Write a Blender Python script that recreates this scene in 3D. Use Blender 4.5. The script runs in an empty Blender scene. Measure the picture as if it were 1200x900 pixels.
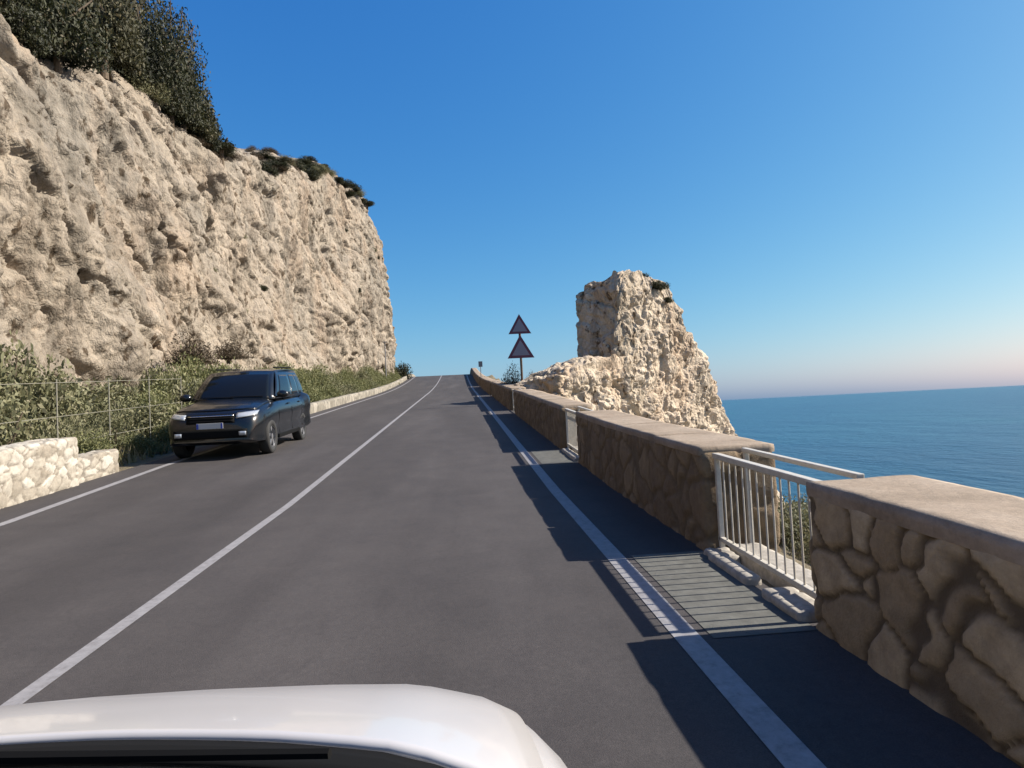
import bpy, bmesh, math, random
import numpy as np
from mathutils import Vector, Matrix
R = math.radians
random.seed(7); RNG = np.random.default_rng(11)
SC = bpy.context.scene
COL = SC.collection
G = 0.04463                                  # grade of the near road

def zr(y):
    """height of the road along its length"""
    y = np.asarray(y, float)
    def f(t):
        return G*t + 0.02*np.maximum(0, t-9) + 0.0005*np.maximum(0, t-50)**2
    z = f(np.minimum(y, 92.0))
    d = np.clip(y-92.0, 0, None)
    g0 = G+0.02+0.001*42
    dd = np.minimum(d, 16.0)
    z = z + g0*dd - (g0+0.05)/32.0*dd**2 - 0.05*np.maximum(0, d-16.0)
    return z
def zf(y): return float(zr(y))

# ------------------------------------------------------------------ noise
def _h(ix, iy, iz, s):
    n = (ix*374761393 + iy*668265263 + iz*2147483647*3 + s*1274126177) & 0xFFFFFFFF
    n = ((n ^ (n >> 13))*1274126177) & 0xFFFFFFFF
    n = (n ^ (n >> 16)) & 0xFFFFFF
    return n/float(0xFFFFFF)
def vnoise(p, s=0):
    i = np.floor(p).astype(np.int64); f = p-i; f = f*f*(3-2*f)
    out = 0
    for dx in (0, 1):
        for dy in (0, 1):
            for dz in (0, 1):
                w = (f[:, 0] if dx else 1-f[:, 0])*(f[:, 1] if dy else 1-f[:, 1])*(f[:, 2] if dz else 1-f[:, 2])
                out = out + w*_h(i[:, 0]+dx, i[:, 1]+dy, i[:, 2]+dz, s)
    return out*2-1
def fbm(p, o=4, s=0, g=.5):
    a, r = 1.0, 0
    for k in range(o):
        r = r + a*vnoise(p*(2.03**k), s+k); a *= g
    return r
def ridged(p, o=4, s=0):
    a, r = 1.0, 0
    for k in range(o):
        r = r + a*(1-np.abs(vnoise(p*(2.07**k), s+k))); a *= .5
    return r-1.0
def worley(p, s=0, jit=.9):
    """F1, F2, random value of nearest cell, vector offset to its centre"""
    i = np.floor(p).astype(np.int64)
    n = len(p); f1 = np.full(n, 9.); f2 = np.full(n, 9.); rv = np.zeros(n); off = np.zeros((n, 3))
    for dx in (-1, 0, 1):
        for dy in (-1, 0, 1):
            for dz in (-1, 0, 1):
                cx, cy, cz = i[:, 0]+dx, i[:, 1]+dy, i[:, 2]+dz
                c = np.stack([cx+.5+jit*(_h(cx, cy, cz, s)-.5), cy+.5+jit*(_h(cx, cy, cz, s+17)-.5), cz+.5+jit*(_h(cx, cy, cz, s+31)-.5)], 1)
                v = p-c; d = np.sqrt((v*v).sum(1))
                m = d < f1
                f2 = np.where(m, f1, np.minimum(f2, d)); f1 = np.where(m, d, f1)
                rv = np.where(m, _h(cx, cy, cz, s+53), rv); off[m] = v[m]
    return f1, f2, rv, off

# ------------------------------------------------------------------ materials
def new_mat(name):
    m = bpy.data.materials.new(name); m.use_nodes = True
    nt = m.node_tree
    for n in list(nt.nodes): nt.nodes.remove(n)
    o = nt.nodes.new('ShaderNodeOutputMaterial'); b = nt.nodes.new('ShaderNodeBsdfPrincipled')
    nt.links.new(b.outputs[0], o.inputs[0])
    return m, nt, b
def N(nt, t, **k):
    n = nt.nodes.new(t)
    for a, v in k.items(): setattr(n, a, v)
    return n
def texco(nt, scale=(1, 1, 1), rot=(0, 0, 0)):
    g = N(nt, 'ShaderNodeNewGeometry')
    mp = N(nt, 'ShaderNodeMapping'); mp.inputs['Scale'].default_value = scale; mp.inputs['Rotation'].default_value = rot
    nt.links.new(g.outputs['Position'], mp.inputs[0]); return mp.outputs[0]
def noise(nt, co, scale, detail=6, rough=.6):
    n = N(nt, 'ShaderNodeTexNoise'); n.inputs['Scale'].default_value = scale; n.inputs['Detail'].default_value = detail
    n.inputs['Roughness'].default_value = rough
    nt.links.new(co, n.inputs['Vector']); return n.outputs['Fac']
def ramp(nt, fac, stops):
    r = N(nt, 'ShaderNodeValToRGB'); e = r.color_ramp.elements
    while len(e) < len(stops): e.new(.5)
    for x, (p, c) in zip(e, stops): x.position = p; x.color = (*c, 1)
    nt.links.new(fac, r.inputs[0]); return r.outputs[0]
def mix(nt, fac, a, b, mode='MIX'):
    m = N(nt, 'ShaderNodeMix', data_type='RGBA', blend_type=mode)
    for sock, v in ((m.inputs[0], fac), (m.inputs[6], a), (m.inputs[7], b)):
        if isinstance(v, (int, float)): sock.default_value = v
        elif isinstance(v, tuple): sock.default_value = (*v, 1)
        else: nt.links.new(v, sock)
    return m.outputs[2]
def bump(nt, b, h, strength, dist):
    n = N(nt, 'ShaderNodeBump'); n.inputs['Strength'].default_value = strength; n.inputs['Distance'].default_value = dist
    nt.links.new(h, n.inputs['Height']); nt.links.new(n.outputs[0], b.inputs['Normal'])
def attr(nt, name):
    a = N(nt, 'ShaderNodeAttribute'); a.attribute_name = name; return a.outputs['Fac']
def simple(name, c, rough=.5, metal=0, coat=0, nscale=0, namp=.25, bstr=0, spec=.5):
    m, nt, b = new_mat(name); b.inputs['Specular IOR Level'].default_value = spec
    b.inputs['Roughness'].default_value = rough; b.inputs['Metallic'].default_value = metal; b.inputs['Coat Weight'].default_value = coat
    b.inputs['Coat Roughness'].default_value = .06
    if nscale:
        f = noise(nt, texco(nt), nscale)
        lo = tuple(x*(1-namp) for x in c); hi = tuple(min(1, x*(1+namp)) for x in c)
        nt.links.new(ramp(nt, f, [(.3, lo), (.7, hi)]), b.inputs['Base Color'])
        if bstr: bump(nt, b, f, bstr, .02)
    else: b.inputs['Base Color'].default_value = (*c, 1)
    return m
M = {}
def mat_asphalt():
    m, nt, b = new_mat('asphalt')
    co = texco(nt); big = noise(nt, texco(nt, (.5, .07, .3)), 1.6, 5, .55); fine = noise(nt, co, 150, 3, .7); mid = noise(nt, co, 1.6, 9, .68); grit = noise(nt, co, 28, 4, .7)
    c = ramp(nt, big, [(.3, (.038, .0342, .0342)), (.5, (.0485, .0437, .0437)), (.72, (.064, .058, .0575))])
    c = mix(nt, .6, c, ramp(nt, fine, [(.3, (.5, .5, .5)), (.7, (1.5, 1.5, 1.48))]), 'MULTIPLY')
    c = mix(nt, .5, c, ramp(nt, grit, [(.3, (.75, .75, .76)), (.7, (1.25, 1.24, 1.22))]), 'MULTIPLY')
    c = mix(nt, .6, c, ramp(nt, mid, [(.32, (.78, .78, .8)), (.62, (1.15, 1.14, 1.12))]), 'MULTIPLY')
    v = N(nt, 'ShaderNodeTexVoronoi', feature='DISTANCE_TO_EDGE'); v.inputs['Scale'].default_value = .33
    wp = N(nt, 'ShaderNodeTexNoise'); wp.inputs['Scale'].default_value = 1.1; wp.inputs['Detail'].default_value = 6; nt.links.new(co, wp.inputs['Vector'])
    ad = N(nt, 'ShaderNodeMix', data_type='RGBA', blend_type='ADD'); ad.inputs[0].default_value = .9; nt.links.new(co, ad.inputs[6]); nt.links.new(wp.outputs['Color'], ad.inputs[7]); nt.links.new(ad.outputs[2], v.inputs['Vector'])
    c = mix(nt, .16, c, ramp(nt, v.outputs[0], [(.0, (.45, .44, .44)), (.006, (1, 1, 1))]), 'MULTIPLY')     # hairline cracks
    nt.links.new(c, b.inputs['Base Color']); b.inputs['Roughness'].default_value = .85; b.inputs['Specular IOR Level'].default_value = .3
    bump(nt, b, fine, .4, .006); return m
def mat_paint():
    m, nt, b = new_mat('road_paint'); co = texco(nt)
    f = noise(nt, co, 14, 8, .75)
    nt.links.new(ramp(nt, f, [(.3, (0.132, 0.124, 0.124)), (.46, (0.201, 0.195, 0.201)), (.7, (0.264, 0.258, 0.264))]), b.inputs['Base Color'])
    b.inputs['Roughness'].default_value = .7; return m
def mat_rock(name, cols, scale=1.0, rot=(R(40), 0, 0), pock=.335, pink=0):
    m, nt, b = new_mat(name)
    co = texco(nt); st = texco(nt, (1, 1.0, .3), rot)
    a = noise(nt, co, .13*scale, 6, .65); s = noise(nt, st, .8*scale, 10, .7); f = noise(nt, co, 6*scale, 8, .78); sp = noise(nt, texco(nt, (1, 1, .6), rot), 1.9*scale, 6, .62)
    c = ramp(nt, s, [(.28, cols[0]), (.42, cols[1]), (.55, cols[2]), (.72, cols[3])])
    c = mix(nt, .5, c, ramp(nt, a, [(.33, cols[4]), (.5, cols[2]), (.68, cols[5])]))
    v = N(nt, 'ShaderNodeTexVoronoi'); v.inputs['Scale'].default_value = 1.5*scale; v.inputs['Detail'].default_value = 3; nt.links.new(st, v.inputs['Vector'])
    sv = N(nt, 'ShaderNodeSeparateColor'); nt.links.new(v.outputs['Color'], sv.inputs[0])
    c = mix(nt, .5, c, ramp(nt, sv.outputs[0], [(0, (.55, .53, .51)), (.5, (1, 1, 1)), (1, (1.3, 1.29, 1.26))]), 'MULTIPLY')
    rust = noise(nt, texco(nt, (1, 1, .5)), .3*scale, 5, .6)
    c = mix(nt, .6, c, ramp(nt, rust, [(.5, (1, 1, 1)), (.62, (1.02, .92, .85)), (.75, (.9, .78, .7))]), 'MULTIPLY')      # iron staining
    c = mix(nt, .8, c, ramp(nt, f, [(.3, (.62, .6, .58)), (.48, (1, 1, 1)), (.7, (1.25, 1.23, 1.2))]), 'MULTIPLY')
    c = mix(nt, 1.0, c, ramp(nt, sp, [(pock-.02, (.30, .26, .22)), (pock+.05, (1, 1, 1))]), 'MULTIPLY')      # dark brown patches where the noise is low
    ws_ = noise(nt, texco(nt, (1, 1, .07)), .9*scale, 6, .65)
    c = mix(nt, .8, c, ramp(nt, ws_, [(.36, (.70, .70, .69)), (.5, (1, 1, 1)), (.68, (1.1, 1.1, 1.1))]), 'MULTIPLY')      # grey water streaks
    nt.links.new(c, b.inputs['Base Color']); b.inputs['Roughness'].default_value = .95; b.inputs['Specular IOR Level'].default_value = .2
    vb = N(nt, 'ShaderNodeTexVoronoi'); vb.inputs['Scale'].default_value = 2.6*scale; vb.inputs['Detail'].default_value = 3; vb.inputs['Roughness'].default_value = .6
    wv = N(nt, 'ShaderNodeMix', data_type='RGBA', blend_type='ADD'); wv.inputs[0].default_value = .35
    wn = N(nt, 'ShaderNodeTexNoise'); wn.inputs['Scale'].default_value = 1.6*scale; wn.inputs['Detail'].default_value = 4; nt.links.new(co, wn.inputs['Vector'])
    nt.links.new(texco(nt, (1, 1, .7), rot), wv.inputs[6]); nt.links.new(wn.outputs['Color'], wv.inputs[7]); nt.links.new(wv.outputs[2], vb.inputs['Vector'])
    sb = N(nt, 'ShaderNodeSeparateColor'); nt.links.new(vb.outputs['Color'], sb.inputs[0])
    hh_ = N(nt, 'ShaderNodeMath', operation='MULTIPLY_ADD'); nt.links.new(vb.outputs['Distance'], hh_.inputs[0]); hh_.inputs[1].default_value = -1.2; nt.links.new(f, hh_.inputs[2])
    bump(nt, b, hh_.outputs[0], .75, .10/scale); return m
def mat_stone(name, stops, mortar):
    m, nt, b = new_mat(name); co = texco(nt)
    c = ramp(nt, attr(nt, 'cell'), stops)
    f = noise(nt, co, 9, 8, .7); g = noise(nt, co, 45, 6, .7)
    c = mix(nt, .8, c, ramp(nt, f, [(.3, (.62, .6, .57)), (.7, (1.3, 1.28, 1.25))]), 'MULTIPLY')
    c = mix(nt, attr(nt, 'mortar'), c, mix(nt, .5, mortar, ramp(nt, f, [(.3, tuple(x*.6 for x in mortar)), (.7, mortar)])))
    nt.links.new(c, b.inputs['Base Color']); b.inputs['Roughness'].default_value = .92
    h = N(nt, 'ShaderNodeMath', operation='ADD'); nt.links.new(f, h.inputs[0]); nt.links.new(g, h.inputs[1])
    bump(nt, b, h.outputs[0], .7, .02); return m
def mat_leaf(name, stops):
    m, nt, b = new_mat(name)
    f = noise(nt, texco(nt), 1.3, 4, .6)
    a = N(nt, 'ShaderNodeMath', operation='ADD'); nt.links.new(attr(nt, 'tint'), a.inputs[0])
    s = N(nt, 'ShaderNodeMath', operation='MULTIPLY_ADD'); nt.links.new(f, s.inputs[0]); s.inputs[1].default_value = .9; s.inputs[2].default_value = -.45
    nt.links.new(s.outputs[0], a.inputs[1])
    c = ramp(nt, a.outputs[0], stops)
    nt.links.new(c, b.inputs['Base Color']); b.inputs['Roughness'].default_value = .7
    o = [n for n in nt.nodes if n.type == 'OUTPUT_MATERIAL'][0]
    t = N(nt, 'ShaderNodeBsdfTranslucent'); nt.links.new(c, t.inputs[0])
    ms = N(nt, 'ShaderNodeMixShader'); ms.inputs[0].default_value = .25
    nt.links.new(b.outputs[0], ms.inputs[1]); nt.links.new(t.outputs[0], ms.inputs[2]); nt.links.new(ms.outputs[0], o.inputs[0])
    return m
def mat_sea():
    m, nt, b = new_mat('sea_water')
    co = texco(nt, (1, .45, 1), (0, 0, R(-25)))
    big = noise(nt, texco(nt, (1, .3, 1), (0, 0, R(-15))), .012, 6, .6)
    c = ramp(nt, big, [(.3, (0.003, 0.043, 0.09)), (.5, (0.005, 0.056, 0.108)), (.7, (0.009, 0.075, 0.118))])
    nt.links.new(c, b.inputs['Base Color']); b.inputs['Roughness'].default_value = .28; b.inputs['IOR'].default_value = 1.33
    b.inputs['Specular IOR Level'].default_value = .35
    w1 = noise(nt, co, .22, 8, .62); w2 = noise(nt, co, .03, 4, .5)
    h = N(nt, 'ShaderNodeMath', operation='MULTIPLY_ADD'); nt.links.new(w2, h.inputs[0]); h.inputs[1].default_value = 2.0; nt.links.new(w1, h.inputs[2])
    bump(nt, b, h.outputs[0], .8, 2.2); return m
def mat_ground():
    m, nt, b = new_mat('dry_earth'); co = texco(nt)
    a = noise(nt, co, .5, 8, .65); f = noise(nt, co, 7, 8, .7)
    c = ramp(nt, a, [(.3, (0.077, 0.07, 0.038)), (.5, (0.133, 0.108, 0.066)), (.7, (0.189, 0.158, 0.105))])
    c = mix(nt, .7, c, ramp(nt, f, [(.3, (.6, .6, .58)), (.7, (1.3, 1.27, 1.2))]), 'MULTIPLY')
    nt.links.new(c, b.inputs['Base Color']); b.inputs['Roughness'].default_value = .95; bump(nt, b, f, .8, .08); return m
def mat_coping():
    m, nt, b = new_mat('coping_stone'); co = texco(nt)
    a = noise(nt, co, 1.7, 8, .65); f = noise(nt, co, 22, 8, .75)
    c = ramp(nt, a, [(.3, (.195, .150, .105)), (.5, (.27, .212, .155)), (.7, (.33, .27, .21))])
    c = mix(nt, .7, c, ramp(nt, f, [(.3, (.7, .68, .66)), (.65, (1.15, 1.14, 1.12))]), 'MULTIPLY')
    nt.links.new(c, b.inputs['Base Color']); b.inputs['Roughness'].default_value = .9; bump(nt, b, f, .6, .015); return m
M['asphalt'] = mat_asphalt(); M['paint'] = mat_paint(); M['sea'] = mat_sea(); M['ground'] = mat_ground(); M['coping'] = mat_coping()
M['cliff'] = mat_rock('cliff_limestone', [(0.087, 0.075, 0.059), (0.166, 0.143, 0.116), (0.253, 0.219, 0.178), (0.350, 0.302, 0.242), (0.160, 0.151, 0.133), (0.281, 0.237, 0.187)], pock=.385)
M['stack'] = mat_rock('stack_limestone', [(0.165, 0.129, 0.092), (0.351, 0.290, 0.217), (0.447, 0.377, 0.295), (0.535, 0.465, 0.388), (0.351, 0.301, 0.228), (0.486, 0.403, 0.308)], 1.5, (R(20), R(15), 0), .385)
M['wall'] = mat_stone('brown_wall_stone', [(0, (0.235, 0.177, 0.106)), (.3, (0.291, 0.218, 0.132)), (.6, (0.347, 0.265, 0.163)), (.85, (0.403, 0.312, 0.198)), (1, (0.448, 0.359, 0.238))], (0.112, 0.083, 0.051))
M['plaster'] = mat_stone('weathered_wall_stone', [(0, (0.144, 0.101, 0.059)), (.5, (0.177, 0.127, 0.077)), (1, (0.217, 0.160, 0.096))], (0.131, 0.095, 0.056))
M['palewall'] = mat_stone('pale_rubble_stone', [(0, (0.246, 0.216, 0.174)), (.4, (0.342, 0.314, 0.265)), (1, (0.451, 0.426, 0.378))], (0.192, 0.168, 0.137))
M['litpatch'] = simple('painted_sunlit_patch', (.088, .088, .078), .9, nscale=9, namp=.25, bstr=.4)  # paler concrete tone that paints extra sunlight onto the ground
M['kerb'] = mat_stone('weathered_kerb_stone', [(0, (.17, .155, .125)), (.5, (.24, .22, .18)), (1, (.31, .285, .24))], (.15, .135, .11))
M['concrete'] = simple('pale_concrete', (0.281, 0.258, 0.224), .9, nscale=14, namp=.3, bstr=.4)
M['rail'] = simple('cream_painted_metal', (0.465, 0.435, 0.375), .45, nscale=20, namp=.12)
M['galv'] = simple('galvanised_metal', (.42, .42, .40), .5, .5, nscale=25, namp=.15)
M['pole'] = simple('grey_pole', (.18, .18, .19), .5, .4)
M['rust'] = simple('rusty_pole', (.085, .055, .035), .8, nscale=18, namp=.4)
M['fencemetal'] = simple('weathered_fence_metal', (.20, .19, .15), .7, nscale=25, namp=.2)
M['whitepaint'] = simple('white_car_paint', (.44, .43, .43), .3, 0, .5)
M['darkpaint'] = simple('blue_black_car_paint', (.006, .007, .009), .25, 0, .35)
M['glass'] = simple('dark_car_glass', (.006, .007, .008), .06, spec=.35)
M['black'] = simple('black_plastic', (.005, .005, .005), .8, spec=.12)
M['tyre'] = simple('tyre_rubber', (.018, .018, .018), .8, nscale=60, namp=.3)
M['alloy'] = simple('alloy_rim', (.42, .42, .43), .35, .8)
M['lamp'] = simple('headlamp_lens', (.42, .44, .46), .1, .3, 1)
M['redlens'] = simple('tail_lamp_lens', (.3, .01, .01), .15, 0, 1)
M['chrome'] = simple('chrome_trim', (.6, .6, .6), .15, 1)
M['plate'] = simple('number_plate', (.42, .42, .42), .5)
M['plateblue'] = simple('plate_blue', (.02, .06, .35), .45)
M['signwhite'] = simple('sign_white', (.20, .185, .225), .5)
M['signred'] = simple('sign_red', (.11, .025, .045), .5)
M['signblack'] = simple('sign_black', (.02, .02, .02), .5)
M['bark'] = simple('bark', (.10, .075, .05), .95, nscale=12, namp=.4, bstr=.6)
M['leaf_olive'] = mat_leaf('olive_leaf', [(.0, (0.078, 0.082, 0.038)), (.4, (0.146, 0.146, 0.070)), (.75, (0.213, 0.203, 0.113)), (1, (0.290, 0.261, 0.172))])
M['leaf_lime'] = mat_leaf('lime_leaf', [(.0, (0.088, 0.101, 0.035)), (.4, (0.146, 0.153, 0.059)), (.75, (0.209, 0.209, 0.091)), (1, (0.274, 0.258, 0.131))])
M['leaf_dark'] = mat_leaf('dark_leaf', [(.0, (0.012, 0.014, 0.007)), (.4, (0.025, 0.030, 0.011)), (.75, (0.045, 0.049, 0.017)), (1, (0.087, 0.070, 0.034))])
M['leaf_mid'] = mat_leaf('mid_leaf', [(.0, (.025, .024, .011)), (.4, (.05, .05, .02)), (.75, (.085, .078, .035)), (1, (.14, .115, .06))])
M['leaf_brown'] = mat_leaf('dry_leaf', [(.0, (0.036, 0.025, 0.014)), (.4, (0.072, 0.05, 0.029)), (.75, (0.115, 0.086, 0.05)), (1, (0.158, 0.122, 0.079))])
M['straw'] = mat_leaf('dry_grass_blade', [(.0, (0.094, 0.09, 0.036)), (.4, (0.144, 0.13, 0.058)), (.75, (0.216, 0.18, 0.094)), (1, (0.274, 0.23, 0.144))])

# ------------------------------------------------------------------ objects
def tag(o, label=None, cat=None, group=None, kind=None):
    if label: o['label'] = label
    if cat: o['category'] = cat
    if group: o['group'] = group
    if kind: o['kind'] = kind
    return o
def link(name, me, mat=None, parent=None, smooth=False):
    o = bpy.data.objects.new(name, me); COL.objects.link(o)
    if mat: me.materials.append(M[mat])
    if smooth: me.polygons.foreach_set('use_smooth', [True]*len(me.polygons))
    if parent: o.parent = parent
    return o
def empty(name, loc=(0, 0, 0), rot=(0, 0, 0)):
    o = bpy.data.objects.new(name, None); COL.objects.link(o); o.location = loc; o.rotation_euler = rot; o.empty_display_size = .2
    return o
def meshpy(name, v, f, mat=None, parent=None, smooth=False, **attrs):
    me = bpy.data.meshes.new(name); me.from_pydata([tuple(map(float, p)) for p in v], [], [tuple(map(int, q)) for q in f])
    for k, val in attrs.items():
        a = me.attributes.new(k, 'FLOAT', 'POINT'); a.data.foreach_set('value', np.asarray(val, np.float32))
    me.update()
    return link(name, me, mat, parent, smooth)
def grid_faces(nu, nv, off=0, flip=False):
    i, j = np.meshgrid(np.arange(nu-1), np.arange(nv-1), indexing='ij'); a = (i*nv+j).ravel()+off
    q = np.stack([a, a+nv, a+nv+1, a+1], 1)
    return q[:, ::-1] if flip else q
class MB:
    def __init__(s): s.bm = bmesh.new()
    def box(s, c, size, rot=None, bev=0):
        r = bmesh.ops.create_cube(s.bm, size=1); m = Matrix.Translation(c) @ (rot or Matrix.Identity(4)) @ Matrix.Diagonal((*size, 1))
        bmesh.ops.transform(s.bm, matrix=m, verts=r['verts'])
        if bev:
            e = {x for v in r['verts'] for x in v.link_edges}
            bmesh.ops.bevel(s.bm, geom=list(e), offset=bev, segments=2, affect='EDGES', profile=.6)
        return s
    def tube(s, a, b, r0, r1=None, n=10):
        a, b = Vector(a), Vector(b); d = b-a; r1 = r0 if r1 is None else r1
        m = Matrix.Translation((a+b)/2) @ d.to_track_quat('Z', 'Y').to_matrix().to_4x4()
        bmesh.ops.create_cone(s.bm, cap_ends=True, segments=n, radius1=r0, radius2=r1, depth=d.length, matrix=m); return s
    def ball(s, c, size, sub=3):
        bmesh.ops.create_icosphere(s.bm, subdivisions=sub, radius=1, matrix=Matrix.Translation(c) @ Matrix.Diagonal((*size, 1))); return s
    def prism(s, pts, axis_pt):
        """pts: outline in 3D; extruded by vector axis_pt"""
        a = [s.bm.verts.new(p) for p in pts]; b = [s.bm.verts.new(Vector(p)+Vector(axis_pt)) for p in pts]
        n = len(pts); s.bm.faces.new(a[::-1]); s.bm.faces.new(b)
        for i in range(n): s.bm.faces.new((a[i], a[(i+1) % n], b[(i+1) % n], b[i]))
        return s
    def build(s, name, mat, parent=None, smooth=False, bev=0):
        bmesh.ops.recalc_face_normals(s.bm, faces=s.bm.faces)
        me = bpy.data.meshes.new(name); s.bm.to_mesh(me); s.bm.free(); o = link(name, me, mat, parent, smooth)
        if bev:
            b = o.modifiers.new('b', 'BEVEL'); b.width = bev; b.segments = 2; b.limit_method = 'ANGLE'
        return o

# ================================================================== SETTING
# sea
n = 96; v = [(0, 0, -24)]; rings = [30, 60, 120, 250, 600, 1500, 4000, 12000, 45000]
for r in rings:
    for k in range(n): v.append((r*math.cos(2*math.pi*k/n), r*math.sin(2*math.pi*k/n), -24))
f = [(0, 1+k, 1+(k+1) % n) for k in range(n)]
for q in range(len(rings)-1):
    a = 1+q*n; b = a+n
    f += [(a+k, b+k, b+(k+1) % n, a+(k+1) % n) for k in range(n)]
tag(meshpy('sea', v, f, 'sea'), kind='structure')

# land
xs = np.concatenate([np.array([-150, -110, -80, -55, -40, -30, -22]), np.arange(-17, -7, 1.0), [-6.6, -4, -2, 0, 1.5, 2.0, 2.62], np.arange(2.9, 6, .35), np.arange(6.2, 30, .7), [32, 36, 42]])
ys = np.concatenate([np.arange(-60, -15, 5), np.arange(-15, 60, .6), np.arange(60, 175, 2.0)])
X, Y = np.meshgrid(xs, ys, indexing='ij'); P = np.stack([X.ravel(), Y.ravel(), np.zeros(X.size)], 1)
base = zr(P[:, 1])-.035
nz = fbm(P*[.3, .3, 1], 4, 3); nf = fbm(P*[1.1, 1.1, 1], 3, 9)
off = np.zeros(len(P)); x = P[:, 0]
lf = x < -6.9
off[lf] = np.minimum(1, (-6.9-x[lf])/1.5)*(.1+.12*nf[lf]) + np.clip((-9.2-x[lf])*.25, 0, 1.2)
rt = x > 2.7; t = x[rt]-2.7
shelf = np.clip(P[rt, 1]-12, 0, 14)*.08+1.3
off[rt] = -.12 - .2*np.minimum(t, shelf) + .12*nf[rt]*np.minimum(1, t) - np.clip(t-shelf, 0, None)*1.35*(1+.25*nz[rt]) + .9*nz[rt]*np.clip(t-1.5, 0, 1)
z = np.maximum(base+off, -26)
z = np.where(P[:, 1] > 130, np.maximum(z-(P[:, 1]-130)*.9, -26), z)
P[:, 2] = z
tag(meshpy('ground', P, grid_faces(len(xs), len(ys)), 'ground', smooth=True), kind='structure')

# road and its paint
def strip(name, xf0, xf1, y0, y1, dz, mat, step=.5, nx=1):
    yy = np.arange(y0, y1+1e-6, step); vs = []
    for k in range(nx+1):
        for q in yy:
            a, b = xf0(q), xf1(q); vs.append((a+(b-a)*k/nx, q, zf(q)+dz))
    return tag(meshpy(name, vs, grid_faces(nx+1, len(yy)), mat), kind='structure')
strip('road', lambda y: -6.62, lambda y: 2.06, -14, 150, 0, 'asphalt', .5, 6)
lx = lambda y: -5.72-.28*min(1, max(0, (y-8)/6.))
strip('road_edge_line', lambda y: 1.15, lambda y: 1.30, -14, 120, .004, 'paint')
strip('road_centre_line', lambda y: -2.34, lambda y: -2.235, -14, 120, .004, 'paint')
strip('road_verge_line', lambda y: lx(y)-.07, lambda y: lx(y)+.07, -14, 120, .004, 'paint')

strip('sunlit_patch', lambda y: 1.36, lambda y: 1.97, 3.7, 5.5, .004, 'litpatch', .1)  # pale strip added to brighten the sunlit ground in the nearest opening
strip('sunlit_patch', lambda y: 1.36, lambda y: 1.97, 11.35, 13.15, .004, 'litpatch', .1)  # same painted brightening on the sunlit ground of the second opening
# ------------------------------------------------------------------ stone walls (rounded box whose faces are displaced by real stones)
def wall_mesh(x0, x1, y0, y1, z0, z1, cell, res, amp, gap, seed, r=.035, warp=.18):
    c0 = np.array([x0+r, y0+r, z0+r]); c1 = np.array([x1-r, y1-r, z1-r])
    def lin(a, b): return np.linspace(a, b, max(2, int(math.ceil((b-a)/res))+1))
    gx, gy, gz = lin(x0, x1), lin(y0, y1), lin(z0, z1)
    V, F, o = [], [], 0
    def face(A, B, fn, flip):
        nonlocal o
        a, b = np.meshgrid(A, B, indexing='ij'); p = fn(a.ravel(), b.ravel()); V.append(p); F.append(grid_faces(len(A), len(B), o, flip)); o += len(p)
    one = lambda a, k: np.full(a.shape, k)
    face(gy, gz, lambda a, b: np.stack([one(a, x0), a, b], 1), True)
    face(gy, gz, lambda a, b: np.stack([one(a, x1), a, b], 1), False)
    face(gx, gz, lambda a, b: np.stack([a, one(a, y0), b], 1), False)
    face(gx, gz, lambda a, b: np.stack([a, one(a, y1), b], 1), True)
    face(gx, gy, lambda a, b: np.stack([a, b, one(a, z1)], 1), False)
    V = np.concatenate(V); F = np.concatenate(F)
    key = np.round(V*4000).astype(np.int64); _, idx, inv = np.unique(key, axis=0, return_index=True, return_inverse=True)
    V = V[idx]; F = inv.ravel()[F]
    q = np.clip(V, c0, c1); nrm = V-q; nrm /= np.maximum(1e-9, np.linalg.norm(nrm, axis=1))[:, None]
    S = V*np.array(cell)
    S = S+warp*np.stack([fbm(S*1.3, 2, seed+60), fbm(S*1.3, 2, seed+70), fbm(S*1.3, 2, seed+80)], 1)
    f1, f2, rv, off = worley(S, seed)
    e = f2-f1; m = 1-np.clip((e-gap*.3)/gap, 0, 1); m = m*m*(3-2*m)
    d = amp*(1-m)*(.9+.2*rv) + .3*amp*fbm(V*7, 3, seed+5)*(1-.5*m) + .25*amp*(1-f1)
    W = q+nrm*(r+d[:, None]); W[:, 2] += zr(W[:, 1])
    return W, F, rv, m
def stone_wall(name, label, group, x0, x1, y0, y1, z1, mat='wall', cell=(2.6, 2.6, 2.9), res=.025, amp=.035, gap=.13, seed=1, coping=True, ct=.11, root=None, cat='wall', over=.04):
    t = empty(name, ((x0+x1)/2, (y0+y1)/2, zf((y0+y1)/2)))
    tag(t, label, cat, group)
    zt = z1-(ct if coping else 0)
    W, F, rv, m = wall_mesh(x0, x1, y0, y1, -.25, zt, cell, res, amp, gap, seed)
    W = W-np.array(t.location)
    o = meshpy('stonework', W, F, mat, t, True, cell=rv, mortar=m)
    if coping:
        yy = y0; V, Fs, k = [], [], 0; rr = random.Random(seed)
        while yy < y1-.05:
            ln = min(rr.uniform(1.1, 1.9), y1-yy)
            if y1-(yy+ln) < .5: ln = y1-yy
            w, ff, _, _ = wall_mesh(x0-over-rr.uniform(0, .02), x1+over, yy+.009, yy+ln-.009, zt-.012, z1+rr.uniform(-.006, .012), (1, 1, 1), .05 if y0 < 10 else .12, .005, .1, seed+k, .012, 0)
            Fs.append(ff+sum(len(a) for a in V)); V.append(w); k += 1; yy += ln
        meshpy('coping', np.concatenate(V)-np.array(t.location), np.concatenate(Fs), 'coping', t, True)
    return t
gsw = 'parapet walls along the seaward edge of the road'
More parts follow.
